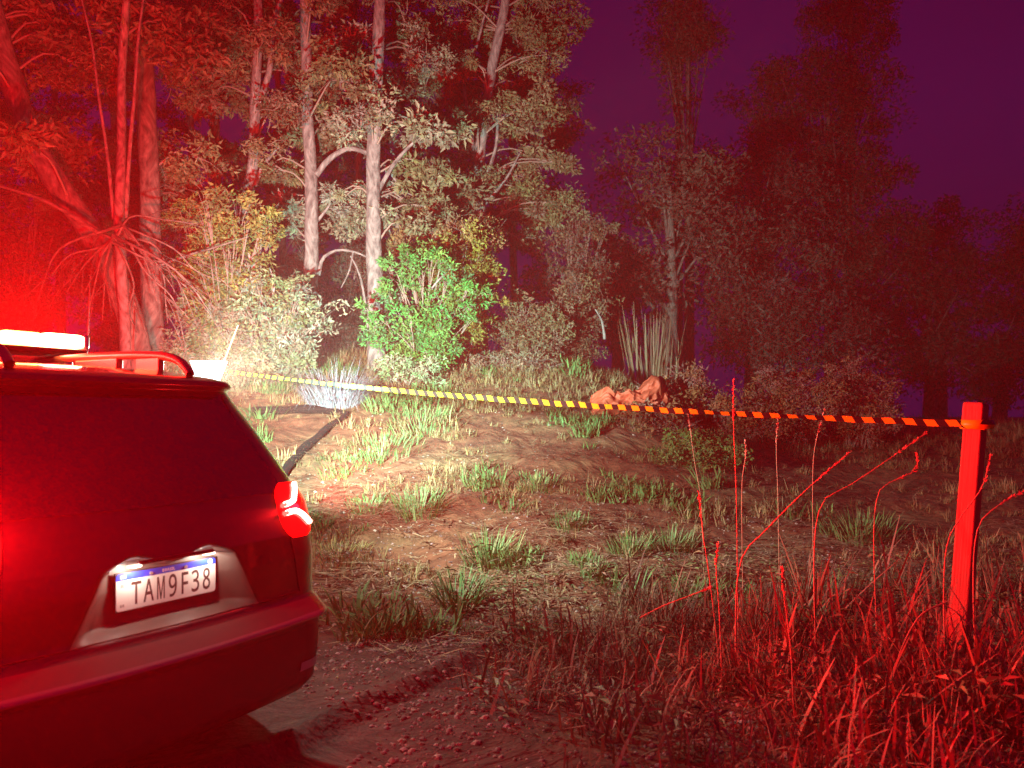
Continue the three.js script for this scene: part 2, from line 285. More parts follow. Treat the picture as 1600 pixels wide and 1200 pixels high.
// ------------------------------------------------------------------ shrubs
function shrub(o) { // stems fan out of one foot, leaves along them and in clumps
  const rnd = rand(o.seed), foot = at(o.px, 600, o.f); foot.y = height(foot.x, foot.z) - 0.04;
  const t = thing(o.name ?? 'shrub', foot, o.label, o.category ?? 'shrub', o.group);
  const L = new Leaves(), st = [], local = (g) => g.translate(-foot.x, -foot.y, -foot.z);
  const clumps = o.clumps ?? scatter(o.seed + 500, o.n, o.cx ?? o.px, o.cy, o.rx, o.ry, o.cr, o.leaves, o.depth ?? 0.5);
  for (const [px, py, r, n, df = 0] of clumps) {
    const c = at(px, py, o.f + df), a = foot.clone().add(V((rnd() - 0.5) * 0.35, 0, (rnd() - 0.5) * 0.25));
    if (c.y < height(c.x, c.z)) c.y = height(c.x, c.z) + 0.05;
    st.push(tube([a, a.clone().lerp(c, 0.55).add(V(0, 0.12, 0)), c], o.stem ?? 0.014, 0.004, 4, 7));
    for (let k = 0; k < 4; k++) { const e = c.clone().add(onSphere(rnd).multiplyScalar(r * 1.15)); st.push(tube([a.clone().lerp(c, 0.75), c.clone().lerp(e, 0.4).add(V(0, 0.03, 0)), e], 0.006, 0.002, 3, 4)); }
    for (let k = 0; k < 4; k++) { const d = onSphere(rnd).multiplyScalar(r * (0.3 + 0.7 * rnd())); leafClump(L, c.clone().add(d), r * (0.35 + 0.25 * rnd()), Math.round(n / 4), o.leaf ?? 0.07, o.colours[Math.floor(rnd() * o.colours.length)], rnd, 0.8, o.hang ?? 0.15); }
  }
  for (const [px, py, r, n, df = 0] of clumps) {
    const c = at(px, py, o.f + df);
    for (let k = 0; k < 3; k++) { const q = foot.clone().lerp(c, 0.15 + 0.75 * rnd()).add(V((rnd() - 0.5) * 0.5, 0.1, (rnd() - 0.5) * 0.5)); q.y = Math.max(q.y, height(q.x, q.z) + 0.06); leafClump(L, q, r * 0.7, Math.round(n * 0.3), o.leaf ?? 0.07, o.colours[Math.floor(rnd() * o.colours.length)], rnd, 0.8, o.hang ?? 0.15); }
  }
  if (st.length) part(t, 'stems', local(merge(st)), o.stemMat ?? M.twig);
  part(t, 'leaves', local(L.geometry()), M.leaf);
  return t;
}
shrub({ seed: 101, px: 350, f: 11.2, n: 26, cx: 350, cy: 360, rx: 75, ry: 65, cr: 0.26, leaves: 170, colours: [[0.2, 0.2, 0.05], [0.16, 0.2, 0.07]], leaf: 0.085, depth: 0.5, label: 'yellowish leafy sapling left of the forked pale trunk' });
shrub({ seed: 102, px: 340, f: 11.6, n: 14, cx: 345, cy: 465, rx: 60, ry: 28, cr: 0.22, leaves: 150, colours: [[0.2, 0.28, 0.17], [0.15, 0.22, 0.1]], leaf: 0.09, label: 'small pale green bush above the white lamp' });
shrub({ seed: 103, px: 430, f: 11.4, n: 46, cx: 425, cy: 505, rx: 95, ry: 75, cr: 0.26, leaves: 170, colours: [PALE, [0.24, 0.26, 0.17], [0.16, 0.21, 0.1]], leaf: 0.085, label: 'large pale olive bush in front of the central trunk, brightly lit' });
shrub({ seed: 104, px: 335, f: 11.0, n: 26, cx: 340, cy: 545, rx: 75, ry: 50, cr: 0.24, leaves: 150, colours: [[0.2, 0.22, 0.12], [0.15, 0.2, 0.09], [0.2, 0.19, 0.13]], leaf: 0.07, label: 'low olive brush directly above and behind the white lamp' });
shrub({ seed: 105, px: 660, f: 11.6, n: 60, cx: 660, cy: 470, rx: 92, ry: 92, cr: 0.2, leaves: 150, colours: [GREEN, [0.08, 0.25, 0.05], [0.045, 0.17, 0.05], [0.12, 0.24, 0.05]], leaf: 0.07, depth: 0.8, label: 'vivid green bush at the foot of the wood' });
shrub({ seed: 106, px: 715, f: 12.2, n: 30, cx: 725, cy: 430, rx: 55, ry: 75, cr: 0.24, leaves: 180, colours: [[0.16, 0.19, 0.03], [0.22, 0.2, 0.05]], leaf: 0.07, label: 'yellow green bush leaning out right of the vivid green bush' });
shrub({ seed: 107, px: 690, f: 12.8, n: 24, cx: 695, cy: 368, rx: 80, ry: 38, cr: 0.26, leaves: 180, colours: [[0.24, 0.17, 0.07], [0.2, 0.16, 0.07]], leaf: 0.065, label: 'dry brown brush on top of the vivid green bush' });
shrub({ seed: 108, px: 830, f: 13.2, n: 30, cx: 835, cy: 505, rx: 65, ry: 48, cr: 0.26, leaves: 160, colours: [[0.17, 0.13, 0.07], [0.14, 0.13, 0.06]], leaf: 0.07, label: 'brown leafy brush right of the vivid green bush' });
shrub({ seed: 109, px: 905, f: 14, n: 20, cx: 900, cy: 500, rx: 50, ry: 60, cr: 0.26, leaves: 130, colours: [[0.15, 0.115, 0.06]], leaf: 0.07, label: 'sparse brown brush left of the upright reed clump' });
shrub({ seed: 110, px: 890, f: 15.5, n: 26, cx: 900, cy: 395, rx: 65, ry: 60, cr: 0.34, leaves: 150, colours: [[0.13, 0.1, 0.06]], leaf: 0.09, label: 'dim leafy bush under the gap of violet sky' });
shrub({ seed: 111, px: 800, f: 12.4, n: 24, cx: 800, cy: 572, rx: 75, ry: 22, cr: 0.2, leaves: 120, colours: [[0.28, 0.19, 0.12], [0.2, 0.17, 0.1]], leaf: 0.055, label: 'low dry brush on the bank below the brown leafy brush' });
shrub({ seed: 112, px: 640, f: 11.4, n: 18, cx: 635, cy: 578, rx: 55, ry: 20, cr: 0.17, leaves: 120, colours: [[0.2, 0.3, 0.14], [0.3, 0.3, 0.18]], leaf: 0.055, label: 'pale green weeds under the vivid green bush' });
shrub({ seed: 113, px: 40, f: 13.5, n: 34, cx: 40, cy: 400, rx: 110, ry: 110, cr: 0.4, leaves: 190, colours: [[0.16, 0.1, 0.06]], leaf: 0.1, depth: 0.8, label: 'red lit leafy undergrowth over the roof lights at the left edge' });
shrub({ seed: 114, px: 200, f: 14, n: 34, cx: 200, cy: 420, rx: 110, ry: 110, cr: 0.4, leaves: 190, colours: [[0.15, 0.11, 0.06]], leaf: 0.1, depth: 0.8, label: 'dim leafy undergrowth behind the drooping bare branches' });
shrub({ seed: 115, px: 540, f: 15.5, n: 24, cx: 540, cy: 440, rx: 110, ry: 70, cr: 0.4, leaves: 150, colours: [[0.1, 0.08, 0.05]], leaf: 0.1, depth: 0.6, label: 'dark undergrowth behind the central trunk and the arched limb' });
// brush row on the right, lit red
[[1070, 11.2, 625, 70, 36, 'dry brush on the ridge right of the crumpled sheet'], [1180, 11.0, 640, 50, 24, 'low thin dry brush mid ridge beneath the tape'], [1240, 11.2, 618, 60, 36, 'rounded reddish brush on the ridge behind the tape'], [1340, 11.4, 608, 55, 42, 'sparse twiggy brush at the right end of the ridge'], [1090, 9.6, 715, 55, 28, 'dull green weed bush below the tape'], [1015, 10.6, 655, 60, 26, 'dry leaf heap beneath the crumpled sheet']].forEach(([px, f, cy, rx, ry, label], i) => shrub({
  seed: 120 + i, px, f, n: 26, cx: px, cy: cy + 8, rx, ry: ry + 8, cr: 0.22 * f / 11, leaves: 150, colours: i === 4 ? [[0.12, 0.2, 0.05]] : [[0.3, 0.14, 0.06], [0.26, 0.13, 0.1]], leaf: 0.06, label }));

// bare drooping branches at the left
{
  const f = 9.6, top = at(186, 352, f), foot = top.clone(); foot.y = height(top.x, top.z);
  const t = thing('fallen_branch', foot, 'fan of bare drooping branches hanging from the pale thin tree', 'branch');
  const ends = [[80, 430], [105, 455], [140, 480], [160, 500], [215, 520], [262, 505], [285, 495], [320, 470], [330, 490], [250, 420], [310, 350], [60, 470], [135, 405], [245, 470], [345, 440], [290, 440]];
  const rnd = rand(77);
  ends.forEach(([x, y], k) => {
    const e = at(x, y, f + (rnd() - 0.5) * 1.2), st = top.clone().add(V((rnd() - 0.5) * 0.12, -0.5 * rnd() * rnd() + 0.06, (rnd() - 0.5) * 0.2)), m = st.clone().lerp(e, 0.3 + 0.3 * rnd()).add(V((rnd() - 0.5) * 0.25, rnd() * 0.22 - 0.02, (rnd() - 0.5) * 0.4)), m2 = m.clone().lerp(e, 0.5).add(V((rnd() - 0.5) * 0.2, (rnd() - 0.4) * 0.16, 0));
    const g = [tube([st, m, m2, e], 0.014 + rnd() * 0.014, 0.006, 5, 14)];
    for (let q = 0; q < 4; q++) { const s = m.clone().lerp(e, 0.1 + 0.8 * rnd()), d = e.clone().sub(top).multiplyScalar(0.3).add(V((rnd() - 0.5) * 0.5, (rnd() - 0.6) * 0.5, (rnd() - 0.5) * 0.4)); g.push(tube([s, s.clone().addScaledVector(d, 0.5).add(V(0, 0.04, 0)), s.clone().add(d)], 0.009, 0.003, 3, 5)); }
    part(t, 'branch', merge(g).translate(-foot.x, -foot.y, -foot.z), M.bark);
  });
}
function bareBranch(name, pts, f, r, label, mat, category = 'branch') {
  const q = pts.map(([x, y, d = 0]) => at(x, y, f + d)), foot = q[0].clone();
  const m = new THREE.Mesh(tube(q, r, r * 0.4, 6, 0, 0.2).translate(-foot.x, -foot.y, -foot.z), mat); m.name = numbered(name); m.position.copy(foot); m.castShadow = m.receiveShadow = true; scene.add(m);
  return tag(m, label, category);
}
bareBranch('hanging_branch', [[150, 362], [110, 335], [60, 310], [-20, 285]], 9.4, 0.035, 'long bare branch reaching to the left edge below the leaning trunk', M.bark);
bareBranch('hanging_branch', [[250, 415], [290, 400], [340, 385], [388, 370]], 10.6, 0.022, 'thin bare branch reaching right to the forked pale trunk', M.bark);
bareBranch('dead_stick', [[418, 500], [405, 455], [396, 420], [388, 395]], 11.2, 0.045, 'pale dead stick leaning left below the forked pale trunk', M.barkPale, 'stick');
bareBranch('dead_stick', [[368, 482], [380, 455], [392, 440]], 11.2, 0.02, 'short pale twig crossing beside the leaning dead stick', M.barkPale, 'stick');
bareBranch('dead_stick', [[425, 475], [428, 440], [421, 418]], 11.3, 0.025, 'second upright pale stick right of the leaning dead stick', M.barkPale, 'stick');
bareBranch('cane_stake', [[300, 680, -0.1], [331, 600], [345, 575], [372, 508]], 8, 0.012, 'straight straw coloured cane beside the white lamp where the tape begins', std({ color: rgb(0.6, 0.47, 0.2), roughness: 0.8 }), 'cane');
bareBranch('dead_stick', [[945, 530], [940, 500], [930, 483]], 13, 0.03, 'bluish grey stump of a stick left of the upright reed clump', M.barkPale, 'stick');
bareBranch('dead_stick', [[675, 450], [690, 432], [704, 420]], 11.0, 0.016, 'pale twig poking out between the green and the yellow green bush', M.barkPale, 'stick');

// far dark trees on the right
function farTree(i, px, f, cy, rx, ry, colour, label) {
  const rnd = rand(300 + i), foot = at(px, 600, f); foot.y = height(foot.x, foot.z) - 0.1;
  const t = thing('far_tree', foot, label, 'tree'), L = new Leaves(), c = at(px, cy, f), W = rx / FOCAL * f, H = ry / FOCAL * f;
  const br = [];
  const local = (g) => g.translate(-foot.x, -foot.y, -foot.z);
  part(t, 'trunk', local(tube([foot, V(foot.x + 0.1, lerp(foot.y, c.y, 0.6), foot.z), V(c.x, c.y + H * 0.6, c.z)], 0.22, 0.05, 7, 0, 0.2)), M.bark);
  const n = Math.round(14 + W * H * 8);
  for (let k = 0; k < n; k++) {
    const d = onSphere(rnd), q = Math.pow(rnd(), 0.4), p = c.clone().add(V(d.x * W * q, d.y * H * q, d.z * W * 0.6 * q));
    if (p.y < foot.y + 0.3) continue;
    leafClump(L, p, 0.4 + rnd() * 0.55, 150, 0.17, colour, rnd, 0.8, 0.2);
    if (k % 3 === 0) br.push(tube([V(lerp(foot.x, c.x, 0.5), lerp(foot.y, p.y, 0.6), foot.z), p], 0.05, 0.012, 4, 4));
  }
  part(t, 'branches', local(merge(br)), M.bark); part(t, 'crown', local(L.geometry()), M.leaf);
}
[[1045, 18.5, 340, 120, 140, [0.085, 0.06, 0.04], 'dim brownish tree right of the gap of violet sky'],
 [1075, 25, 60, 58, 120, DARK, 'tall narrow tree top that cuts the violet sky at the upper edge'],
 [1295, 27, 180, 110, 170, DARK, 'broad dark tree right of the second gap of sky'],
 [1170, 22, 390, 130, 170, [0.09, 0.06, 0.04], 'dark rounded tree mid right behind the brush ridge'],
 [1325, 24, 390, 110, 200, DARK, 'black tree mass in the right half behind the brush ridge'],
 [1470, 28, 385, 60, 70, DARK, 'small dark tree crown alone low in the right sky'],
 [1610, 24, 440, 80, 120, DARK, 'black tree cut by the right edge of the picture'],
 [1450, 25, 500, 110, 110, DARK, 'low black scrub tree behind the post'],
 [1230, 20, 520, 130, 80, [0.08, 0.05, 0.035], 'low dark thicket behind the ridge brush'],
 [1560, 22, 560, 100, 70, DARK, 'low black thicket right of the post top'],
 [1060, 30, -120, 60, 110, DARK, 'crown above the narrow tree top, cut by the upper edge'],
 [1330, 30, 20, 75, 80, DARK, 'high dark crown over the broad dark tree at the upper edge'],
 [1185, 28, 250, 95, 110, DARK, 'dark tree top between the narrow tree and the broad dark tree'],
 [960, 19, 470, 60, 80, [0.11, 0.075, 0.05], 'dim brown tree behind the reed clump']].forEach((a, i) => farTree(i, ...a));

// ------------------------------------------------------------------ grasses
function tuft(o) {
  const rnd = rand(o.seed), p = o.p ?? ground(o.px, o.py), t = thing(o.name ?? 'grass_tuft', p, o.label, o.category ?? 'grass tuft', o.group), L = new Leaves();
  p.y -= 0.01; t.position.copy(p);
  for (let i = 0; i < o.n; i++) {
    const a = rnd() * 6.283, q = Math.sqrt(rnd()) * o.w, s = V(Math.cos(a) * q, 0, Math.sin(a) * q * 0.8);
    s.y = height(p.x + s.x, p.z + s.z) - p.y - 0.01;
    const lean = o.lean ?? 0.7, d = V(Math.cos(a) * lean * (0.3 + rnd()) + (rnd() - 0.5) * 0.3, 1, Math.sin(a) * lean * (0.3 + rnd()) + (rnd() - 0.5) * 0.3).normalize();
    L.blade(s, d, (o.droop ?? 0.9) * rnd(), o.h * (0.45 + 0.75 * rnd()), o.b * (0.6 + 0.8 * rnd()), tone(o.colours[Math.floor(rnd() * o.colours.length)], rnd, 0.3, 0.1));
  }
  part(t, 'blades', L.geometry(), M.blade);
  return t;
}
const GT = 'green grass tufts on the soil bank', G1 = [[0.09, 0.24, 0.06], [0.13, 0.27, 0.1], [0.2, 0.24, 0.1]];
[[655, 800, 0.26, 0.24, 'round green tuft on the slope right of the tail lamp'], [575, 795, 0.22, 0.1, 'flat green tuft between the tail lamp and the round green tuft'], [765, 878, 0.24, 0.26, 'brightest yellow green tuft low in the middle of the slope'], [820, 880, 0.12, 0.13, 'small tuft touching the right of the brightest tuft'], [715, 945, 0.17, 0.26, 'grey green tuft with hanging blades nearest to the track'], [838, 757, 0.3, 0.14, 'straw tipped green tuft high on the slope below the tape'], [888, 818, 0.2, 0.12, 'low green tuft right of the slope centre'], [985, 865, 0.2, 0.18, 'dull green tuft next to the tall red stalks'], [1050, 858, 0.24, 0.2, 'dark green tuft under the tall red stalks'], [600, 705, 0.5, 0.16, 'wide green weed patch on the slope under the start of the tape'], [545, 728, 0.4, 0.12, 'green weed patch beside the forked shadow shape'], [660, 665, 0.45, 0.2, 'vivid green weeds directly beneath the yellow tape'], [530, 865, 0.3, 0.1, 'dry yellow tuft right of the car bumper', 1], [1345, 835, 0.35, 0.26, 'dull olive tuft left of the post foot'], [1175, 1060, 0.1, 0.22, 'fan of broad tan blades in the right foreground', 2]].forEach(([px, py, w, h, label, kind], i) => tuft({
  seed: 400 + i, px, py, w, h, n: kind === 2 ? 60 : Math.round(130 + w * 420), b: kind === 2 ? 0.013 : 0.011, lean: 0.8, colours: kind === 1 ? [[0.42, 0.34, 0.14], [0.3, 0.28, 0.1]] : kind === 2 ? [[0.34, 0.2, 0.1]] : i % 3 === 2 ? [...G1, [0.32, 0.36, 0.14]] : G1, label, group: GT }));
tuft({ seed: 430, name: 'reed_clump', category: 'reeds', p: (() => { const p = at(1018, 545, 14.5); p.y = height(p.x, p.z); return p; })(), n: 130, w: 0.5, h: 1.5, b: 0.035, lean: 0.12, droop: 0.25, colours: [[0.3, 0.21, 0.12], [0.24, 0.17, 0.1]], label: 'upright clump of tall tan reeds standing before the dark trees' });
tuft({ seed: 431, name: 'dry_bramble', category: 'bramble', p: (() => { const p = at(525, 588, 10.7); p.y = height(p.x, p.z); return p; })(), n: 1100, w: 0.42, h: 0.6, b: 0.006, lean: 1.0, droop: 2.2, colours: [[0.42, 0.46, 0.52], [0.34, 0.38, 0.44]], label: 'pale blue grey heap of dry bramble at the foot of the lit bushes' });

// ground cover nobody could count
function tuftGeo(seed, n, w, h, b, colours, droop = 1) { const L = new Leaves(), rnd = rand(seed); for (let i = 0; i < n; i++) { const a = rnd() * 6.283, q = Math.sqrt(rnd()) * w; L.blade(V(Math.cos(a) * q, -0.01, Math.sin(a) * q), V(Math.cos(a) * 0.6 * rnd() + (rnd() - 0.5) * 0.7, 0.6 + rnd() * 0.6, Math.sin(a) * 0.6 * rnd() + (rnd() - 0.5) * 0.7).normalize(), droop * rnd() * 1.4, h * (0.4 + rnd()), b * (0.6 + 0.8 * rnd()), tone(colours[Math.floor(rnd() * colours.length)], rnd, 0.35, 0.12)); } return L.geometry(); }
function cover(name, label, category, geo, mat, spots) {
  const m = new THREE.InstancedMesh(geo, mat, spots.length), d = new THREE.Object3D();
  spots.forEach(([p, s, yaw, c, tilt = 0], i) => { d.position.copy(p); d.scale.setScalar(s); d.rotation.set(tilt, yaw, tilt * 0.7); d.updateMatrix(); m.setMatrixAt(i, d.matrix); m.setColorAt(i, c); });
  m.name = numbered(name); m.castShadow = m.receiveShadow = true; scene.add(m); return tag(m, label, category, null, 'stuff');
}
function spots(seed, n, x0, x1, f0, f1, keep, size, colour) {
  const rnd = rand(seed), out = [];
  for (let i = 0; i < n * 30 && out.length < n; i++) {
    const x = lerp(x0, x1, rnd()), f = lerp(f0, f1, rnd());
    if (rnd() > keep(x, f)) continue;
    out.push([V(x, height(x, -f), -f), size * (0.5 + rnd() * rnd() * 1.6), rnd() * 6.283, colour(rnd, x, f), (rnd() - 0.5) * 0.5]);
  }
  return out;
}
const onCar = (x, f) => { const dx = x + 1.29, df = f - 2.83, c = Math.cos(0.995), s = Math.sin(0.995), lx = dx * c + df * s, lz = dx * s - df * c; return Math.abs(lx) < 1.0 && lz < 0.25 && lz > -4.6; };
const bankCover = (x, f) => { if (onCar(x, f)) return 0; const edge = smoothstep(f, 9.5, 12.5); const n = fbm(x * 0.8 + 4, 1, -f * 1.3, 3); return clamp(edge + smoothstep(n, 0.02, 0.3) * 0.8 * smoothstep(f + 0.5 * Math.max(0, x), 4.3, 6) + 0.03, 0, 1) * (f < 4.6 ? 0.25 : 1); };
const strawTone = (r) => { const k = 0.75 + r() * 0.5; return new THREE.Color().setRGB(k, k, k); };
cover('dry_grass', 'short dry straw coloured grass covering the bank', 'grass', tuftGeo(1, 34, 0.11, 0.12, 0.008, [[0.32, 0.23, 0.1], [0.27, 0.17, 0.08], [0.36, 0.27, 0.13], [0.2, 0.2, 0.08]], 1.9), M.blade, spots(501, 6500, -8, 9, 4, 15, bankCover, 0.78, strawTone));
cover('green_weeds', 'small green weeds scattered over the slope', 'weeds', tuftGeo(2, 26, 0.1, 0.12, 0.013, [[0.09, 0.22, 0.06], [0.14, 0.24, 0.08]], 1.3), M.blade, spots(502, 1700, -8, 8, 5, 14.5, (x, f) => onCar(x, f) ? 0 : 0.9 * smoothstep(fbm(x * 0.7 + 31, 4, -f * 0.8, 3), 0.1, 0.35) * smoothstep(x, 4, 1), 1.0, strawTone));
{ // straw litter lying flat
  const L = new Leaves(), rnd = rand(9);
  for (let i = 0; i < 14; i++) { const a = rnd() * 6.283; L.blade(V((rnd() - 0.5) * 0.4, 0.012 + rnd() * 0.02, (rnd() - 0.5) * 0.4), V(Math.cos(a), 0.15 * rnd(), Math.sin(a)).normalize(), 0.05, 0.05 + rnd() * 0.12, 0.006 + rnd() * 0.005, tone([0.46, 0.33, 0.2], rnd, 0.4, 0.12), 2); }
  cover('straw_litter', 'loose straw and leaf litter lying on the reddish soil', 'straw', L.geometry(), M.blade, spots(503, 6500, -7, 8, 3.2, 13, (x, f) => onCar(x, f) ? 0 : smoothstep(f + 0.4 * x, 4.0, 7.0) * (0.2 + smoothstep(fbm(x * 1.1, 8, -f * 1.6, 3), -0.1, 0.25)), 1, strawTone).map((s) => (s[4] = 0, s)));
}
{ // gravel and clods
  const g = new THREE.IcosahedronGeometry(0.0105, 1), p = g.attributes.position;
  for (let i = 0; i < p.count; i++) { const k = 1 + 0.9 * noise3.noise(p.getX(i) * 110 + 3.3, p.getY(i) * 110, p.getZ(i) * 110); p.setXYZ(i, p.getX(i) * k, p.getY(i) * k * 0.7, p.getZ(i) * k); }
  g.computeVertexNormals();
  cover('gravel', 'loose pebbles and clods on the soil beside the car', 'gravel', g, std({ color: rgb(0.42, 0.34, 0.3), roughness: 0.9 }), spots(504, 14000, -2.6, 4, 2.2, 12, (x, f) => onCar(x, f) ? 0 : (0.06 + smoothstep(f, 9, 4)) * (0.4 + 0.6 * smoothstep(fbm(x * 1.4, 3, -f * 1.4, 2), -0.1, 0.3)), 0.9, (r) => { const k = 0.35 + r() * r() * 1.6; return new THREE.Color().setRGB(k, k * (0.85 + r() * 0.2), k * (0.8 + r() * 0.25)); }));
}
// tall rank grass of the right foreground
const tallGeo = (seed) => tuftGeo(seed, 36, 0.16, 0.3, 0.007, [[0.24, 0.14, 0.085], [0.2, 0.12, 0.075], [0.1, 0.07, 0.04]], 1.9);
const rank = (x, f) => smoothstep(x - 0.18 * (5.2 - f), 0.35, 1.3) * smoothstep(f, 2.7, 3.5) * (1 - smoothstep(f, 5.2, 6.6)) * (0.06 + smoothstep(fbm(x * 1.3, 6, -f * 1.3, 2), -0.05, 0.25));
cover('tall_dry_grass', 'tangled tall dry grass around the foot of the post', 'grass', tallGeo(21), M.blade, spots(505, 270, 0.3, 5.5, 2.0, 6.4, rank, 1.0, strawTone));
cover('tall_dry_grass', 'short matted dry grass in front of the tall stalks', 'grass', tuftGeo(22, 30, 0.14, 0.17, 0.008, [[0.32, 0.19, 0.11], [0.25, 0.15, 0.1]], 1.8), M.blade, spots(506, 420, -0.1, 4.5, 2.4, 5.4, (x, f) => smoothstep(x + 0.5 * (f - 3.6), -0.2, 0.5), 1, strawTone));
{ // broad leaved weeds in the verge
  const L = new Leaves(), rnd = rand(33);
  for (let i = 0; i < 26; i++) { const a = rnd() * 6.283, h = 0.02 + rnd() * 0.16, q = rnd() * 0.1; L.add(V(Math.cos(a) * q, h, Math.sin(a) * q), V(Math.cos(a), 0.5 * (rnd() - 0.2), Math.sin(a)).normalize(), V(0, 1, 0.2).normalize(), 0.025 + rnd() * 0.04, 0.01 + rnd() * 0.014, tone(rnd() < 0.4 ? [0.3, 0.17, 0.1] : [0.14, 0.18, 0.07], rnd, 0.35, 0.1)); }
  cover('verge_weeds', 'low broad leaved weeds and dead leaves in the verge', 'weeds', L.geometry(), M.leaf, spots(507, 420, -0.4, 5, 2.3, 6.5, (x, f) => smoothstep(x + 0.5 * (f - 3.6), -0.3, 0.6) * (0.15 + smoothstep(fbm(x * 1.6 + 7, 6, -f * 1.6, 2), -0.1, 0.2)), 1, strawTone));
}
cover('tall_dry_grass', 'thick dry grass hiding the foot of the post', 'grass', tallGeo(23), M.blade, spots(508, 70, 1.75, 3.1, 3.25, 3.95, () => 1, 1.0, strawTone));
// single stalks
const STALKS = 'tall seeded grass stalks between the slope and the post';
[[[1152, 880], [1150, 760], [1146, 660], [1146, 592], 4.6, 'straight tall stalk crossing in front of the tape'], [[1120, 1000], [1108, 900], [1098, 830], [1092, 770], 4.3, 'stalk with a red seed head low between the slope and the tall stalk'], [[1128, 1060], [1124, 960], [1119, 880], [1122, 850], 3.9, 'short stalk in front of the fan of tan blades'], [[1270, 740], [1273, 700], [1280, 670], [1288, 640], 5.6, 'stalk crossing the tape right of the straight tall stalk'], [[1160, 870], [1195, 830], [1260, 765], [1326, 708], 4.2, 'thick broken stalk slanting up to the right'], [[1285, 785], [1325, 760], [1385, 720], [1448, 676], 4.2, 'long thin stalk slanting up towards the post'], [[1375, 765], [1400, 750], [1432, 732], [1432, 706], 4.4, 'stalk with a hooked tip just left of the post'], [[1480, 850], [1500, 810], [1535, 760], [1548, 712], 3.8, 'stalk leaning across the front of the post'], [[1095, 780], [1085, 720], [1077, 660], [1074, 640], 6.2, 'thin stalk on the slope left of the straight tall stalk'], [[1160, 745], [1164, 720], [1165, 700], [1164, 690], 5.6, 'short pink stalk right beside the straight tall stalk'], [[1215, 760], [1213, 710], [1214, 670], [1216, 655], 6, 'thin stalk under the tape left of the slanting stalks'], [[1480, 940], [1440, 960], [1410, 1010], [1395, 1060], 3.4, 'drooping stalk below the post foot'], [[1000, 965], [1040, 945], [1080, 930], [1110, 918], 4.2, 'stalk lying low and slanting across the verge'], [[1530, 820], [1560, 790], [1590, 772], [1615, 762], 3.8, 'stalk at the right edge beyond the post'], [[1240, 1100], [1235, 1010], [1225, 930], [1222, 890], 3.4, 'dark stalk in the middle of the tangled tall grass']].forEach((s, i) => {
  const label = s.pop(), f = s.pop(), q = s.map(([x, y]) => at(x, y, f)), foot = q[0].clone(), gy = height(foot.x, foot.z), rnd = rand(600 + i);
  if (i !== 11 && i !== 12) q.unshift(V(foot.x + (q[0].x - q[1].x) * 0.4, gy - 0.02, foot.z));
  const o = q[0].clone(), t = thing('grass_stalk', o, label, 'grass stalk', STALKS), local = (g) => g.translate(-o.x, -o.y, -o.z);
  part(t, 'stem', local(tube(q, i === 4 ? 0.006 : 0.0042, 0.0025, 5, 20)), std({ color: rgb(0.42, 0.27, 0.17), roughness: 0.8 }));
  const L = new Leaves(), c = new THREE.CatmullRomCurve3(q);
  for (let k = 0; k < 40; k++) { const t0 = 0.84 + 0.16 * rnd(), p = c.getPointAt(t0), d = c.getTangentAt(t0).add(onSphere(rnd).multiplyScalar(0.5)).normalize(); L.add(p, d, onSphere(rnd), 0.022, 0.008, tone([0.5, 0.28, 0.2], rnd, 0.3, 0.1)); }
  part(t, 'seed_head', local(L.geometry()), M.leaf);
});

// ------------------------------------------------------------------ things on the bank
{ // crumpled sheet thrown over the brush
  const c = at(985, 622, 10.3), g = new THREE.PlaneGeometry(1.05, 0.5, 70, 36), p = g.attributes.position;
  const ridge = (x, y, k) => 1 - 2 * Math.abs(noise3.noise(x * k, y * k, k));
  for (let i = 0; i < p.count; i++) {
    const x = p.getX(i), y = p.getY(i), edge = 1 - Math.max(Math.abs(x) / 0.525, Math.abs(y) / 0.25);
    const top = 0.62 + 0.5 * smoothstep(x, -0.1, 0.3) + 0.35 * noise3.noise(x * 3.2, 0.3, 9) + 0.18 * noise3.noise(x * 11, 2, 5);
    p.setXYZ(i, x + 0.05 * noise3.noise(x * 6, y * 6, 3), (y + 0.25) * top - 0.2 + 0.03 * noise3.noise(x * 16, y * 3, 4), 0.10 * ridge(x, y, 3.1) + 0.05 * ridge(x + 3, y, 7.3) + 0.02 * ridge(x, y + 5, 17) - 0.2 * (1 - smoothstep(edge, 0, 0.35)));
  }
  g.rotateX(-0.3); g.computeVertexNormals();
  const m = new THREE.Mesh(g, M.sheet); m.name = 'crumpled_sheet'; m.position.copy(c); m.castShadow = m.receiveShadow = true; scene.add(m);
  tag(m, 'crumpled orange red sheet lying on the ridge brush behind the tape', 'sheet');
}
{ // dark forked tubes added to stand in for a shadow on the pale bank
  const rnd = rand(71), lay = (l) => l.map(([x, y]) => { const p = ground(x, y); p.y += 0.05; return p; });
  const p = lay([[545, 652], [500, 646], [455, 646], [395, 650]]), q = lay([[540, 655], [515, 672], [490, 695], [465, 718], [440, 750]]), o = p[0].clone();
  const t = thing('forked_shadow_shape', o, 'dark forked shape added for the shadow on the pale bank right of the rear window', 'branch');
  part(t, 'limb', tube(p, 0.035, 0.065, 9, 40, 0.75).translate(-o.x, -o.y, -o.z), M.shadeDark);
  part(t, 'limb', tube(q, 0.04, 0.05, 9, 40, 0.75).translate(-o.x, -o.y, -o.z), M.shadeDark);
}
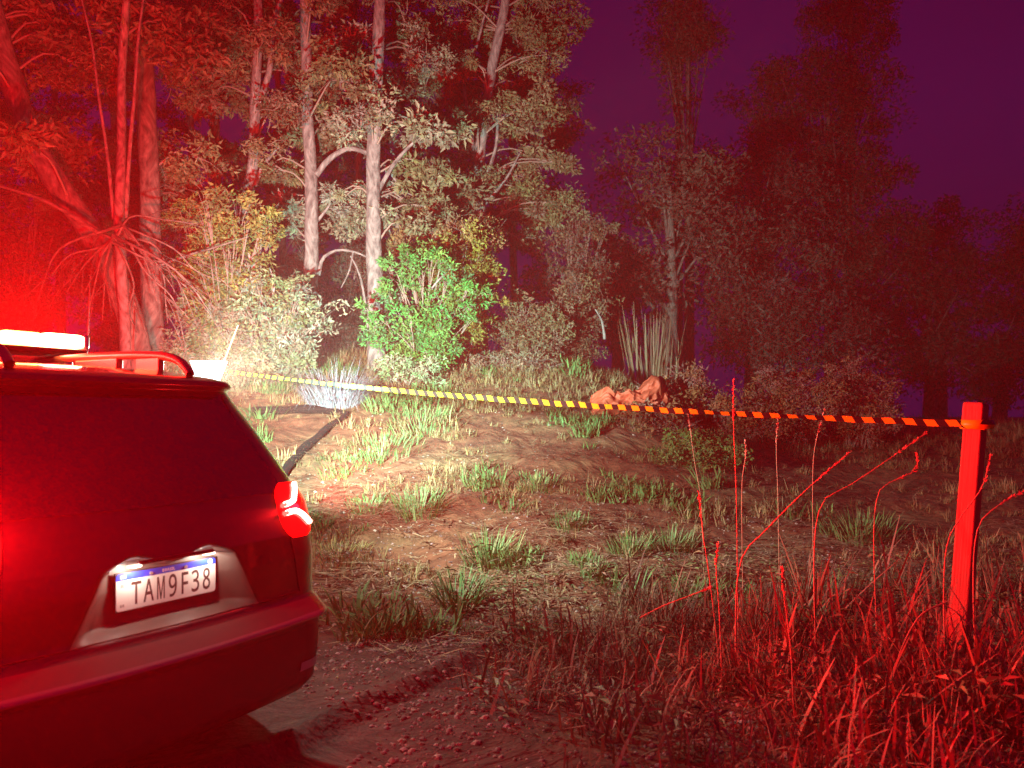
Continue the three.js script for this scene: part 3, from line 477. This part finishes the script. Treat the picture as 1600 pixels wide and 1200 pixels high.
// post
let postTop;
{
  const f = 4.0, foot = at(1492, 1080, f), top = at(1525, 632, f); foot.y = height(foot.x, foot.z) - 0.05;
  const t = thing('wooden_post', foot, 'weathered square wooden post that holds the right end of the tape', 'post');
  const dir = top.clone().sub(foot), len = dir.length();
  const shaft = new RoundedBoxGeometry(0.09, len, 0.09, 3, 0.012).toNonIndexed(), p = shaft.attributes.position;
  for (let i = 0; i < p.count; i++) { const y = p.getY(i); p.setX(i, p.getX(i) * (1 + 0.06 * noise3.noise(y * 3, 1, 4)) + 0.012 * Math.sin(y * 2.2 + 0.6)); p.setZ(i, p.getZ(i) * (1 + 0.05 * noise3.noise(y * 4, 2, 8))); }
  shaft.rotateY(0.7); shaft.translate(0, len / 2, 0); shaft.applyQuaternion(new THREE.Quaternion().setFromUnitVectors(V(0, 1, 0), dir.clone().normalize())); shaft.rotateY(0);
  part(t, 'shaft', shaft, M.post);
  const up = dir.clone().normalize(), head = new RoundedBoxGeometry(0.1, 0.13, 0.1, 3, 0.014).rotateY(0.7); head.applyQuaternion(new THREE.Quaternion().setFromUnitVectors(V(0, 1, 0), up)); const hp = up.clone().multiplyScalar(len - 0.055); head.translate(hp.x, hp.y, hp.z);
  part(t, 'post_head', head, M.post);
  postTop = top;
}
// work lamp on its tripod
const lampAt = at(326, 579, 5.3);
{
  const foot = V(lampAt.x, height(lampAt.x, lampAt.z), lampAt.z), h = lampAt.y - foot.y;
  const t = thing('work_lamp', foot, 'glowing white lamp behind the roof corner where the tape starts', 'lamp');
  const s = new THREE.Shape(); s.moveTo(-0.055, -0.065); s.lineTo(0.055, -0.065); s.lineTo(0.105, 0.06); s.lineTo(-0.105, 0.06); s.closePath();
  const g = new THREE.ExtrudeGeometry(s, { depth: 0.09, bevelEnabled: true, bevelSize: 0.008, bevelThickness: 0.008, bevelSegments: 2 }).translate(0, h, -0.045);
  part(t, 'lamp_diffuser', g, M.workLamp);
  part(t, 'lamp_bracket', merge([box(0.05, 0.05, 0.05, 0, h - 0.13, 0), box(0.17, 0.012, 0.12, 0, h - 0.112, 0)]), M.blackPlastic);
  part(t, 'pole', tube([V(0, 0.35, 0), V(0, h - 0.13, 0)], 0.016, 0.016, 8, 4), M.blackPlastic);
  for (let k = 0; k < 3; k++) { const a = k * 2.094 + 0.4, x = Math.cos(a) * 0.4, z = Math.sin(a) * 0.4; part(t, 'leg', tube([V(0, 0.55, 0), V(x, height(foot.x + x, foot.z + z) - foot.y, z)], 0.012, 0.012, 6, 4), M.blackPlastic); }
  const l = new THREE.PointLight(WHITE, POWER.work); l.name = 'work_lamp_light'; l.position.set(0, h, 0); l.castShadow = true; l.shadow.radius = 3; t.add(l);
  for (const [n, col, p, ang, to] of [['work_lamp_beam', COOL, POWER.workTrees, 0.74, [0.55, 0.75, -4.8]], ['work_lamp_slope_beam', WHITE, POWER.workSlope, 0.8, [3.2, -0.75, -2.3]]]) {
    const b = new THREE.SpotLight(col, p, 0, ang, 1); b.name = n; b.position.set(0, h, 0); b.target.position.set(to[0], h + to[1], to[2]); b.castShadow = true; b.shadow.radius = 3; t.add(b, b.target);
  }
}
// tape
{
  const a = postTop.clone().add(V(0.01, -0.105, 0.068)), b = at(345, 579, 7.98), N = 420, len = a.distanceTo(b), pos = [], uv = [], idx = [];
  const along = b.clone().sub(a).normalize(), sideH = V().crossVectors(along, V(0, 1, 0)).normalize();
  for (let i = 0; i <= N; i++) {
    const t = i / N, c = a.clone().lerp(b, t); c.y -= 0.07 * 4 * t * (1 - t); c.y += 0.006 * noise3.noise(t * 40, 1, 1);
    const w = 0.02 * (t < 0.015 ? 1.5 : 1), ang = 0.35 + 0.5 * Math.sin(t * 9) + 0.5 * noise3.noise(t * 26, 5, 2);
    const d = V(0, Math.cos(ang), 0).addScaledVector(sideH, Math.sin(ang));
    for (const s of [-1, 1]) { pos.push(c.x + d.x * w * s, c.y + d.y * w * s, c.z + d.z * w * s); uv.push(t * len / 0.104, (s + 1) / 2); }
    if (i < N) { const k = i * 2; idx.push(k, k + 1, k + 2, k + 1, k + 3, k + 2); }
  }
  const g = new THREE.BufferGeometry(); g.setAttribute('position', new THREE.Float32BufferAttribute(pos, 3)); g.setAttribute('uv', new THREE.Float32BufferAttribute(uv, 2)); g.setIndex(idx); g.computeVertexNormals();
  const cv = document.createElement('canvas'); cv.width = 128; cv.height = 64; const x = cv.getContext('2d');
  x.fillStyle = '#0b0b0c'; x.fillRect(0, 0, 128, 64); x.fillStyle = '#cfe010';
  for (const o of [-128, 0, 128]) { x.beginPath(); x.moveTo(o + 10, 64); x.lineTo(o + 78, 64); x.lineTo(o + 108, 0); x.lineTo(o + 40, 0); x.closePath(); x.fill(); }
  const map = new THREE.CanvasTexture(cv); map.colorSpace = THREE.SRGBColorSpace; map.wrapS = THREE.RepeatWrapping;
  const o = postTop.clone(), t = thing('barrier_tape', a, 'yellow and black barrier tape stretched from the slanting cane to the post', 'tape');
  part(t, 'strip', g.translate(-a.x, -a.y, -a.z), std({ map, roughness: 0.75, side: THREE.DoubleSide }));
  const loop = new THREE.TorusGeometry(0.068, 0.018, 6, 24).rotateX(Math.PI / 2).scale(0.98, 1.5, 0.98).translate(o.x - a.x, o.y - 0.105 - a.y, o.z - a.z);
  part(t, 'knot', loop, phys({ map, roughness: 0.35, side: THREE.DoubleSide }));
}

// ------------------------------------------------------------------ the car
{
  const YAW = 57 * Math.PI / 180, O = V(-1.25, 0, -2.83), c = Math.cos(YAW), s = Math.sin(YAW);
  const car = thing('police_car', V(O.x, 0, O.z), 'dark police car seen from behind with red roof lights and plate TAM9F38', 'car');
  car.rotation.y = YAW;
  // profiles over height: half width, rear end, front end, rear corner radius
  const table = (rows) => (y) => { if (y <= rows[0][0]) return rows[0].slice(1); for (let i = 1; i < rows.length; i++) if (y <= rows[i][0]) { const t = (y - rows[i - 1][0]) / (rows[i][0] - rows[i - 1][0]); return rows[i].slice(1).map((v, k) => lerp(rows[i - 1][k + 1], v, t)); } return rows.at(-1).slice(1); };
  const prof = table([
    [0.25, 0.74, -0.02, -4.10, 0.12], [0.30, 0.775, 0.03, -4.18, 0.14], [0.45, 0.785, 0.06, -4.24, 0.16], [0.575, 0.79, 0.06, -4.25, 0.17], [0.585, 0.81, 0.092, -4.25, 0.17], [0.60, 0.812, 0.09, -4.25, 0.17], [0.625, 0.806, 0.066, -4.25, 0.17], [0.64, 0.80, 0.052, -4.25, 0.17], [0.655, 0.795, 0.04, -4.24, 0.17], [0.675, 0.79, 0.022, -4.23, 0.18],
    [0.72, 0.795, 0.015, -4.22, 0.18], [0.85, 0.80, 0.01, -4.2, 0.18], [0.95, 0.785, 0.0, -4.12, 0.18], [1.03, 0.775, -0.02, -4.0, 0.18], [1.08, 0.775, -0.04, -3.4, 0.18], [1.12, 0.77, -0.07, -3.2, 0.18], [1.20, 0.75, -0.125, -3.05, 0.18], [1.40, 0.69, -0.28, -2.75, 0.18], [1.54, 0.635, -0.39, -2.52, 0.18], [1.585, 0.605, -0.41, -2.46, 0.17], [1.60, 0.59, -0.36, -2.43, 0.14], [1.625, 0.57, -0.365, -2.4, 0.14], [1.645, 0.54, -0.43, -2.36, 0.16], [1.68, 0.48, -0.68, -2.3, 0.18], [1.70, 0.4, -0.9, -2.2, 0.18], [1.712, 0.2, -1.2, -1.95, 0.15]]);
  const recessHalf = (y) => 0.265 + 0.5 * (0.945 - y), recess = (x, y) => { const ax = Math.abs(x), w = recessHalf(y), top = 0.952 - 0.014 * Math.cos(x * 21) - 0.5 * Math.max(0, ax - 0.17) ** 1.5, side = 1 - smoothstep(ax, Math.max(0.2, w - 0.11), w), up = 1 - smoothstep(y, top - 0.022, top), low = smoothstep(y, 0.69, 0.735); return 0.07 * side * up * low; };
  function skin(q, y, out = 0) { // q: metres along the outline from the middle of the rear, to the right positive
    const [w, zr, , r] = prof(y), a = Math.abs(q), flat = w - r, arc = r * Math.PI / 2, sg = Math.sign(q) || 1;
    let x, z; const bow = 0.10;
    const edge = (xx) => zr - bow * (xx / 0.9) ** 2;
    if (a <= flat) { x = a; z = edge(a) - recess(a, y); } else if (a <= flat + arc) { const t = (a - flat) / r; x = flat + Math.sin(t) * r; z = edge(flat) - (1 - Math.cos(t)) * r; } else { x = w; z = edge(flat) - r - (a - flat - arc); }
    return V(sg * x, y, z);
  }
  function skinNormal(q, y) { const e = 0.004, u = skin(q + e, y).sub(skin(q - e, y)), v = skin(q, y + e).sub(skin(q, y - e)); return u.cross(v).normalize(); }
  const gridGeo = (nu, nv, f) => {
    const pos = [], uv = [], idx = [];
    for (let j = 0; j <= nv; j++) for (let i = 0; i <= nu; i++) { const p = f(i / nu, j / nv); pos.push(p.x, p.y, p.z); uv.push(i / nu, j / nv); }
    for (let j = 0; j < nv; j++) for (let i = 0; i < nu; i++) { const a = j * (nu + 1) + i; idx.push(a, a + 1, a + nu + 1, a + 1, a + nu + 2, a + nu + 1); }
    const g = new THREE.BufferGeometry(); g.setAttribute('position', new THREE.Float32BufferAttribute(pos, 3)); g.setAttribute('uv', new THREE.Float32BufferAttribute(uv, 2)); g.setIndex(idx); g.computeVertexNormals(); return g;
  };
  const patch = (q0, q1, y0, y1, out, nu = 24, nv = 16) => gridGeo(nu, nv, (u, v) => { const y = lerp(typeof y0 === 'function' ? y0(u) : y0, typeof y1 === 'function' ? y1(u) : y1, v), a = typeof q0 === 'function' ? q0(y) : q0, b = typeof q1 === 'function' ? q1(y) : q1, q = lerp(a, b, u); return skin(q, y).addScaledVector(skinNormal(q, y), out); });
  // closed shell: rear half from the skin, front half mirrored along its own outline
  function ring(y, closed = true) {
    const [w, zr, zf, r] = prof(y), rf = Math.min(0.45, w * 0.6), pts = [], nr = 150, half = w - r + r * Math.PI / 2;
    for (let i = 0; i <= nr; i++) { const p = skin(lerp(-half, half, i / nr), y); pts.push(p); }
    const zs = pts.at(-1).z;
    for (let i = 1; i <= 20; i++) pts.push(V(w, y, lerp(zs, zf + rf, i / 20)));
    for (let i = 1; i <= 10; i++) { const t = i / 10 * Math.PI / 2; pts.push(V(w - rf + Math.cos(t) * rf, y, zf + rf - Math.sin(t) * rf)); }
    for (let i = 1; i < 8; i++) pts.push(V(lerp(w - rf, -(w - rf), i / 8), y, zf));
    for (let i = 0; i <= 10; i++) { const t = (1 - i / 10) * Math.PI / 2; pts.push(V(-(w - rf + Math.cos(t) * rf), y, zf + rf - Math.sin(t) * rf)); }
    for (let i = 1; i <= 20; i++) pts.push(V(-w, y, lerp(zf + rf, zs, i / 20)));
    return pts;
  }
  function shell(ys, capTop, capBottom) {
    const rows = ys.map((y) => ring(y)), n = rows[0].length, pos = [], idx = [];
    if (capBottom) { const m = V(0, ys[0], -2); rows.unshift(rows[0].map(() => m)); }
    if (capTop) { const m = V(0, ys.at(-1) + 0.004, -1.35); rows.push(rows.at(-1).map(() => m)); }
    rows.forEach((r) => r.forEach((p) => pos.push(p.x, p.y, p.z)));
    for (let j = 0; j < rows.length - 1; j++) for (let i = 0; i < n; i++) { const a = j * n + i, b = j * n + (i + 1) % n; idx.push(a, b, a + n, b, b + n, a + n); }
    const g = new THREE.BufferGeometry(); g.setAttribute('position', new THREE.Float32BufferAttribute(pos, 3)); g.setIndex(idx); g.computeVertexNormals(); return g;
  }
  const range = (a, b, n) => Array.from({ length: n + 1 }, (_, i) => lerp(a, b, i / n));
  part(car, 'bumper', shell([...range(0.25, 0.575, 12), 0.583], false, true), M.greyPlastic);
  part(car, 'bumper_trim', shell([0.583, 0.587, 0.592, 0.6, 0.606, 0.611], false, false), std({ color: rgb(0.34, 0.31, 0.3), roughness: 0.2, metalness: 0.6 }));
  part(car, 'bumper_step', shell([0.611, 0.618, 0.625, 0.632, 0.64, 0.648, 0.655, 0.665], false, false), std({ color: rgb(0.1, 0.085, 0.08), roughness: 0.22 }));
  part(car, 'body', shell([0.665, 0.675, ...range(0.685, 0.96, 60), ...range(0.97, 1.58, 60), ...range(1.585, 1.712, 24)], true, false), M.paint);
  // tailgate seams
  const seam = (q0, y0, q1, y1, r = 0.004) => { const l = []; for (let i = 0; i <= 16; i++) { const q = lerp(q0, q1, i / 16), y = lerp(y0, y1, i / 16); l.push(skin(q, y)); } return tube(l, r, r, 5, 24); };
  part(car, 'tailgate_seam', merge([seam(-0.6, 0.70, 0.6, 0.70), seam(0.62, 0.70, 0.56, 1.02), seam(-0.62, 0.70, -0.56, 1.02), seam(0.56, 1.02, 0.5, 1.56), seam(-0.56, 1.02, -0.5, 1.56)]), M.rubber);
  part(car, 'rear_window', patch((y) => -lerp(0.6, 0.48, (y - 1.13) / 0.43), (y) => lerp(0.6, 0.48, (y - 1.13) / 0.43), 1.13, 1.555, 0.004, 40, 16), M.glassDark);
  part(car, 'underbody', merge([box(1.3, 0.16, 3.3, 0, 0.21, -2.15, 0.03), new THREE.CylinderGeometry(0.09, 0.09, 0.5, 16).rotateZ(Math.PI / 2).translate(-0.25, 0.27, -0.28), box(0.16, 0.24, 0.012, 0.68, 0.27, -0.42, 0.004), box(0.16, 0.24, 0.012, -0.68, 0.27, -0.42, 0.004)]), M.rubber);
  for (const sg of [-1, 1]) {
    const win = (a, b) => patch((y) => sg * (a + 0.25 * (y - 1.12)), (y) => sg * (b - 0.1 * (y - 1.12)), 1.13, 1.53, 0.005, 14, 8);
    part(car, 'side_window', win(1.15, 1.75), M.glassDark); part(car, 'side_window', win(1.85, 2.6), M.glassDark); part(car, 'side_window', win(2.7, 3.25), M.glassDark);
    part(car, 'wheel_arch', new THREE.TorusGeometry(0.39, 0.04, 8, 24, Math.PI).rotateY(Math.PI / 2).translate(sg * 0.775, 0.36, -0.82), M.blackPlastic);
    for (const z of [-0.82, -3.45]) {
      const wheel = new THREE.Group(); wheel.name = 'wheel'; wheel.position.set(sg * 0.7, 0.34, z); car.add(wheel);
      const prof2 = [[0.2, -0.1], [0.3, -0.11], [0.335, -0.095], [0.343, -0.05], [0.343, 0.05], [0.335, 0.095], [0.3, 0.11], [0.2, 0.1]].map(([r, x]) => new THREE.Vector2(r, x));
      part(wheel, 'tyre', new THREE.LatheGeometry(prof2, 36).rotateZ(Math.PI / 2), M.rubber);
      const spokes = [new THREE.CylinderGeometry(0.205, 0.205, 0.12, 28, 1, true).rotateZ(Math.PI / 2), new THREE.CylinderGeometry(0.05, 0.05, 0.17, 16).rotateZ(Math.PI / 2)];
      for (let k = 0; k < 5; k++) spokes.push(box(0.03, 0.19, 0.045, sg * 0.06, 0.11, 0).rotateX(k * 1.2566));
      part(wheel, 'rim', merge(spokes), std({ color: rgb(0.35, 0.35, 0.36), metalness: 0.8, roughness: 0.35 }));
    }
    // tail lamps
    const lamp = new THREE.Group(); lamp.name = 'tail_lamp'; car.add(lamp);
    const mid = sg > 0 ? 0.615 : 0.67, lo = 0.935, hi = 1.165;
    part(lamp, 'lens', patch((y) => sg * (mid - 0.105 * Math.sqrt(Math.max(0.02, 1 - ((y - 1.05) / 0.122) ** 2))), (y) => sg * (mid + 0.17 * Math.sqrt(Math.max(0.02, 1 - ((y - 1.05) / 0.122) ** 2))), lo, hi, 0.012, 18, 18), M.tailLens);
    const chev = (l) => tube(l.map(([q, y]) => skin(sg * (mid + q), y).addScaledVector(skinNormal(sg * (mid + q), y).multiplyScalar(sg > 0 ? 1 : 1), 0.02)), 0.0125, 0.0125, 8, 18);
    part(lamp, 'tail_light_strip', chev([[-0.06, 1.076], [-0.03, 1.078], [0.0, 1.084], [0.015, 1.10], [0.04, 1.125], [0.062, 1.15]]), M.tailLight);
    part(lamp, 'tail_light_strip', chev([[-0.06, 1.04], [-0.03, 1.043], [0.0, 1.042], [0.025, 1.03], [0.055, 1.008], [0.085, 0.985]]), M.tailLight);
    const n = skinNormal(sg * 0.66, 1.06), lp = skin(sg * 0.66, 1.06).addScaledVector(n, 0.06);
    const l = new THREE.PointLight(RED, sg > 0 ? POWER.tailRightGlow : POWER.tailLeft); l.name = 'tail_light'; l.position.copy(lp); l.castShadow = true; l.shadow.radius = 2; car.add(l);
    const b = new THREE.SpotLight(RED, sg > 0 ? POWER.tailRight : POWER.tailLeftBeam, 0, sg > 0 ? 1.05 : 1.3, 1); b.name = 'tail_light_beam'; b.position.copy(lp); b.target.position.copy(lp).add(sg > 0 ? V(0.65, 0.5, 0.70) : V(-0.2, 0.3, 1)); b.castShadow = true; b.shadow.radius = 2; car.add(b, b.target);
    // roof rail with its two feet
    const railPts = [[-0.48, 1.66], [-0.54, 1.71], [-0.64, 1.742], [-0.85, 1.76], [-1.2, 1.77], [-1.6, 1.772], [-1.95, 1.76], [-2.1, 1.70]].map(([z, y]) => V(sg * 0.37, y, z));
    const rail = part(car, 'roof_rail', merge([tube(railPts, 0.02, 0.02, 10, 40), box(0.03, 0.08, 0.2, sg * 0.37, 1.71, -0.8, 0.012), box(0.035, 0.1, 0.4, sg * 0.37, 1.71, -1.25, 0.012), box(0.035, 0.1, 0.12, sg * 0.37, 1.70, -1.9, 0.012)]), M.rail);
    part(car, 'headlamp', new THREE.SphereGeometry(0.11, 16, 10).scale(1.4, 0.7, 0.6).translate(sg * 0.6, 0.86, -4.12), M.glassDark);
    part(car, 'door_mirror', box(0.2, 0.14, 0.1, sg * 0.87, 1.12, -2.75, 0.04), M.paint);
  }
  part(car, 'plate_recess', patch((y) => -recessHalf(y) + 0.012, (y) => recessHalf(y) - 0.012, 0.70, (u) => 0.946 - 0.02 * Math.abs(u - 0.5) * 2, 0.003, 120, 50), std({ color: rgb(0.10, 0.075, 0.065), roughness: 0.5 }));
  // number plate with its lamps
  {
    const cv = document.createElement('canvas'); cv.width = 1024; cv.height = 333; const x = cv.getContext('2d');
    x.fillStyle = '#f4efe9'; x.fillRect(0, 0, 1024, 333); x.fillStyle = '#2140c8'; x.fillRect(0, 0, 1024, 62);
    x.fillStyle = '#e6c9cf'; x.textAlign = 'center'; x.textBaseline = 'middle'; x.font = 'bold 40px sans-serif'; x.fillText('BRASIL', 512, 33);
    x.beginPath(); x.arc(965, 31, 26, 0, 7); x.fillStyle = '#eef3ff'; x.fill(); x.fillStyle = '#8fb3e8'; x.fillRect(38, 16, 56, 30);
    x.fillStyle = '#4a3734'; x.textBaseline = 'alphabetic';
    const word = 'TAM9F38', x0 = 128, step = 122; x.font = '252px sans-serif';
    [...word].forEach((ch, i) => { const w = x.measureText(ch).width; x.save(); x.translate(x0 + step * (i + 0.5), 292); x.scale(Math.min(0.74, 98 / w), 1.12); x.fillText(ch, 0, 0); x.lineWidth = 6; x.strokeStyle = '#4a3734'; x.strokeText(ch, 0, 0); x.restore(); });
    x.fillStyle = '#b5a39f'; x.fillRect(40, 92, 34, 34); x.fillStyle = '#7c6a68'; x.font = 'bold 34px sans-serif'; x.fillText('BR', 56, 300);
    const map = new THREE.CanvasTexture(cv); map.colorSpace = THREE.SRGBColorSpace;
    const z = skin(0, 0.85).z + 0.014, plate = new THREE.Group(); plate.name = 'number_plate'; plate.position.set(0, 0.845, z); plate.rotation.x = -0.03; car.add(plate);
    part(plate, 'plate_back', box(0.408, 0.138, 0.008, 0, 0, 0, 0.003), M.blackPlastic);
    const rr = 0.012, sh = new THREE.Shape(); const w = 0.2, h = 0.065; sh.moveTo(-w + rr, -h); sh.lineTo(w - rr, -h); sh.quadraticCurveTo(w, -h, w, -h + rr); sh.lineTo(w, h - rr); sh.quadraticCurveTo(w, h, w - rr, h); sh.lineTo(-w + rr, h); sh.quadraticCurveTo(-w, h, -w, h - rr); sh.lineTo(-w, -h + rr); sh.quadraticCurveTo(-w, -h, -w + rr, -h);
    const g = new THREE.ShapeGeometry(sh, 6).translate(0, 0, 0.0065), u = g.attributes.uv, p = g.attributes.position; for (let i = 0; i < u.count; i++) u.setXY(i, (p.getX(i) + w) / (2 * w), (p.getY(i) + h) / (2 * h));
    part(plate, 'plate_face', g, std({ map, roughness: 0.4 }));
    for (const sx of [-0.07, 0.07]) part(plate, 'screw', new THREE.CylinderGeometry(0.006, 0.006, 0.006, 10).rotateX(Math.PI / 2).translate(sx, 0.05, 0.008), std({ color: rgb(0.5, 0.35, 0.3), metalness: 0.5, roughness: 0.4 }));
    for (const sg of [-1, 1]) {
      const q = V(sg * 0.15, 0.93, z + 0.032);
      part(car, 'plate_lamp', box(0.05, 0.008, 0.018, q.x, q.y + 0.006, q.z, 0.003), M.plateLamp);
      const l = new THREE.PointLight(WARM, POWER.plate); l.name = 'plate_light'; l.position.copy(q).add(V(0, -0.004, 0.004)); l.castShadow = true; l.shadow.radius = 0.35; car.add(l);
    }
    part(car, 'tailgate_handle', box(0.30, 0.014, 0.02, 0, 0.95, z + 0.06, 0.006), M.blackPlastic);
  }
  part(car, 'reflector', patch(0.6, 0.76, 0.36, 0.40, 0.006, 8, 3), std({ color: rgb(0.4, 0.4, 0.44), roughness: 0.2 }));
  part(car, 'reflector', patch(-0.76, -0.6, 0.36, 0.40, 0.006, 8, 3), std({ color: rgb(0.4, 0.4, 0.44), roughness: 0.2 }));
  // roof light bar
  {
    const bar = new THREE.Group(); bar.name = 'light_bar'; bar.position.set(0, 1.80, -1.8); car.add(bar);
    part(bar, 'bar_base', box(1.08, 0.035, 0.26, 0, 0.02, 0, 0.012), M.blackPlastic);
    for (const sg of [-1, 1]) { part(bar, 'bar_foot', box(0.05, 0.09, 0.2, sg * 0.45, -0.045, 0, 0.01), M.chrome); part(bar, 'end_cap', box(0.035, 0.085, 0.25, sg * 0.535, 0.08, 0, 0.02), M.chrome); }
    [-0.42, -0.21, 0, 0.21, 0.42].forEach((x, i) => {
      part(bar, 'light_module', box(i % 2 ? 0.19 : 0.2, i % 2 ? 0.066 : 0.075, 0.24, x, 0.08, 0, 0.02), i % 2 ? M.barLampEdge : M.barLamp);
      if (i % 2 === 0) { const l = new THREE.PointLight(RED, POWER.bar); l.name = 'bar_light'; l.position.set(x, 0.082, 0); l.castShadow = true; l.shadow.radius = 1.8; bar.add(l); }
    });
    const beam = new THREE.SpotLight(RED, POWER.barBeam, 0, 1.0, 1); beam.name = 'bar_light_beam'; beam.position.set(0.21, 0.082, 0); beam.target.position.set(3.6, 3.2, -5); beam.castShadow = true; beam.shadow.radius = 2; bar.add(beam, beam.target);
    part(bar, 'antenna', tube([V(0.55, 0.04, 0.1), V(0.555, 0.42, 0.1)], 0.004, 0.002, 5, 4), M.blackPlastic);
  }
}

renderer.render(scene, camera);
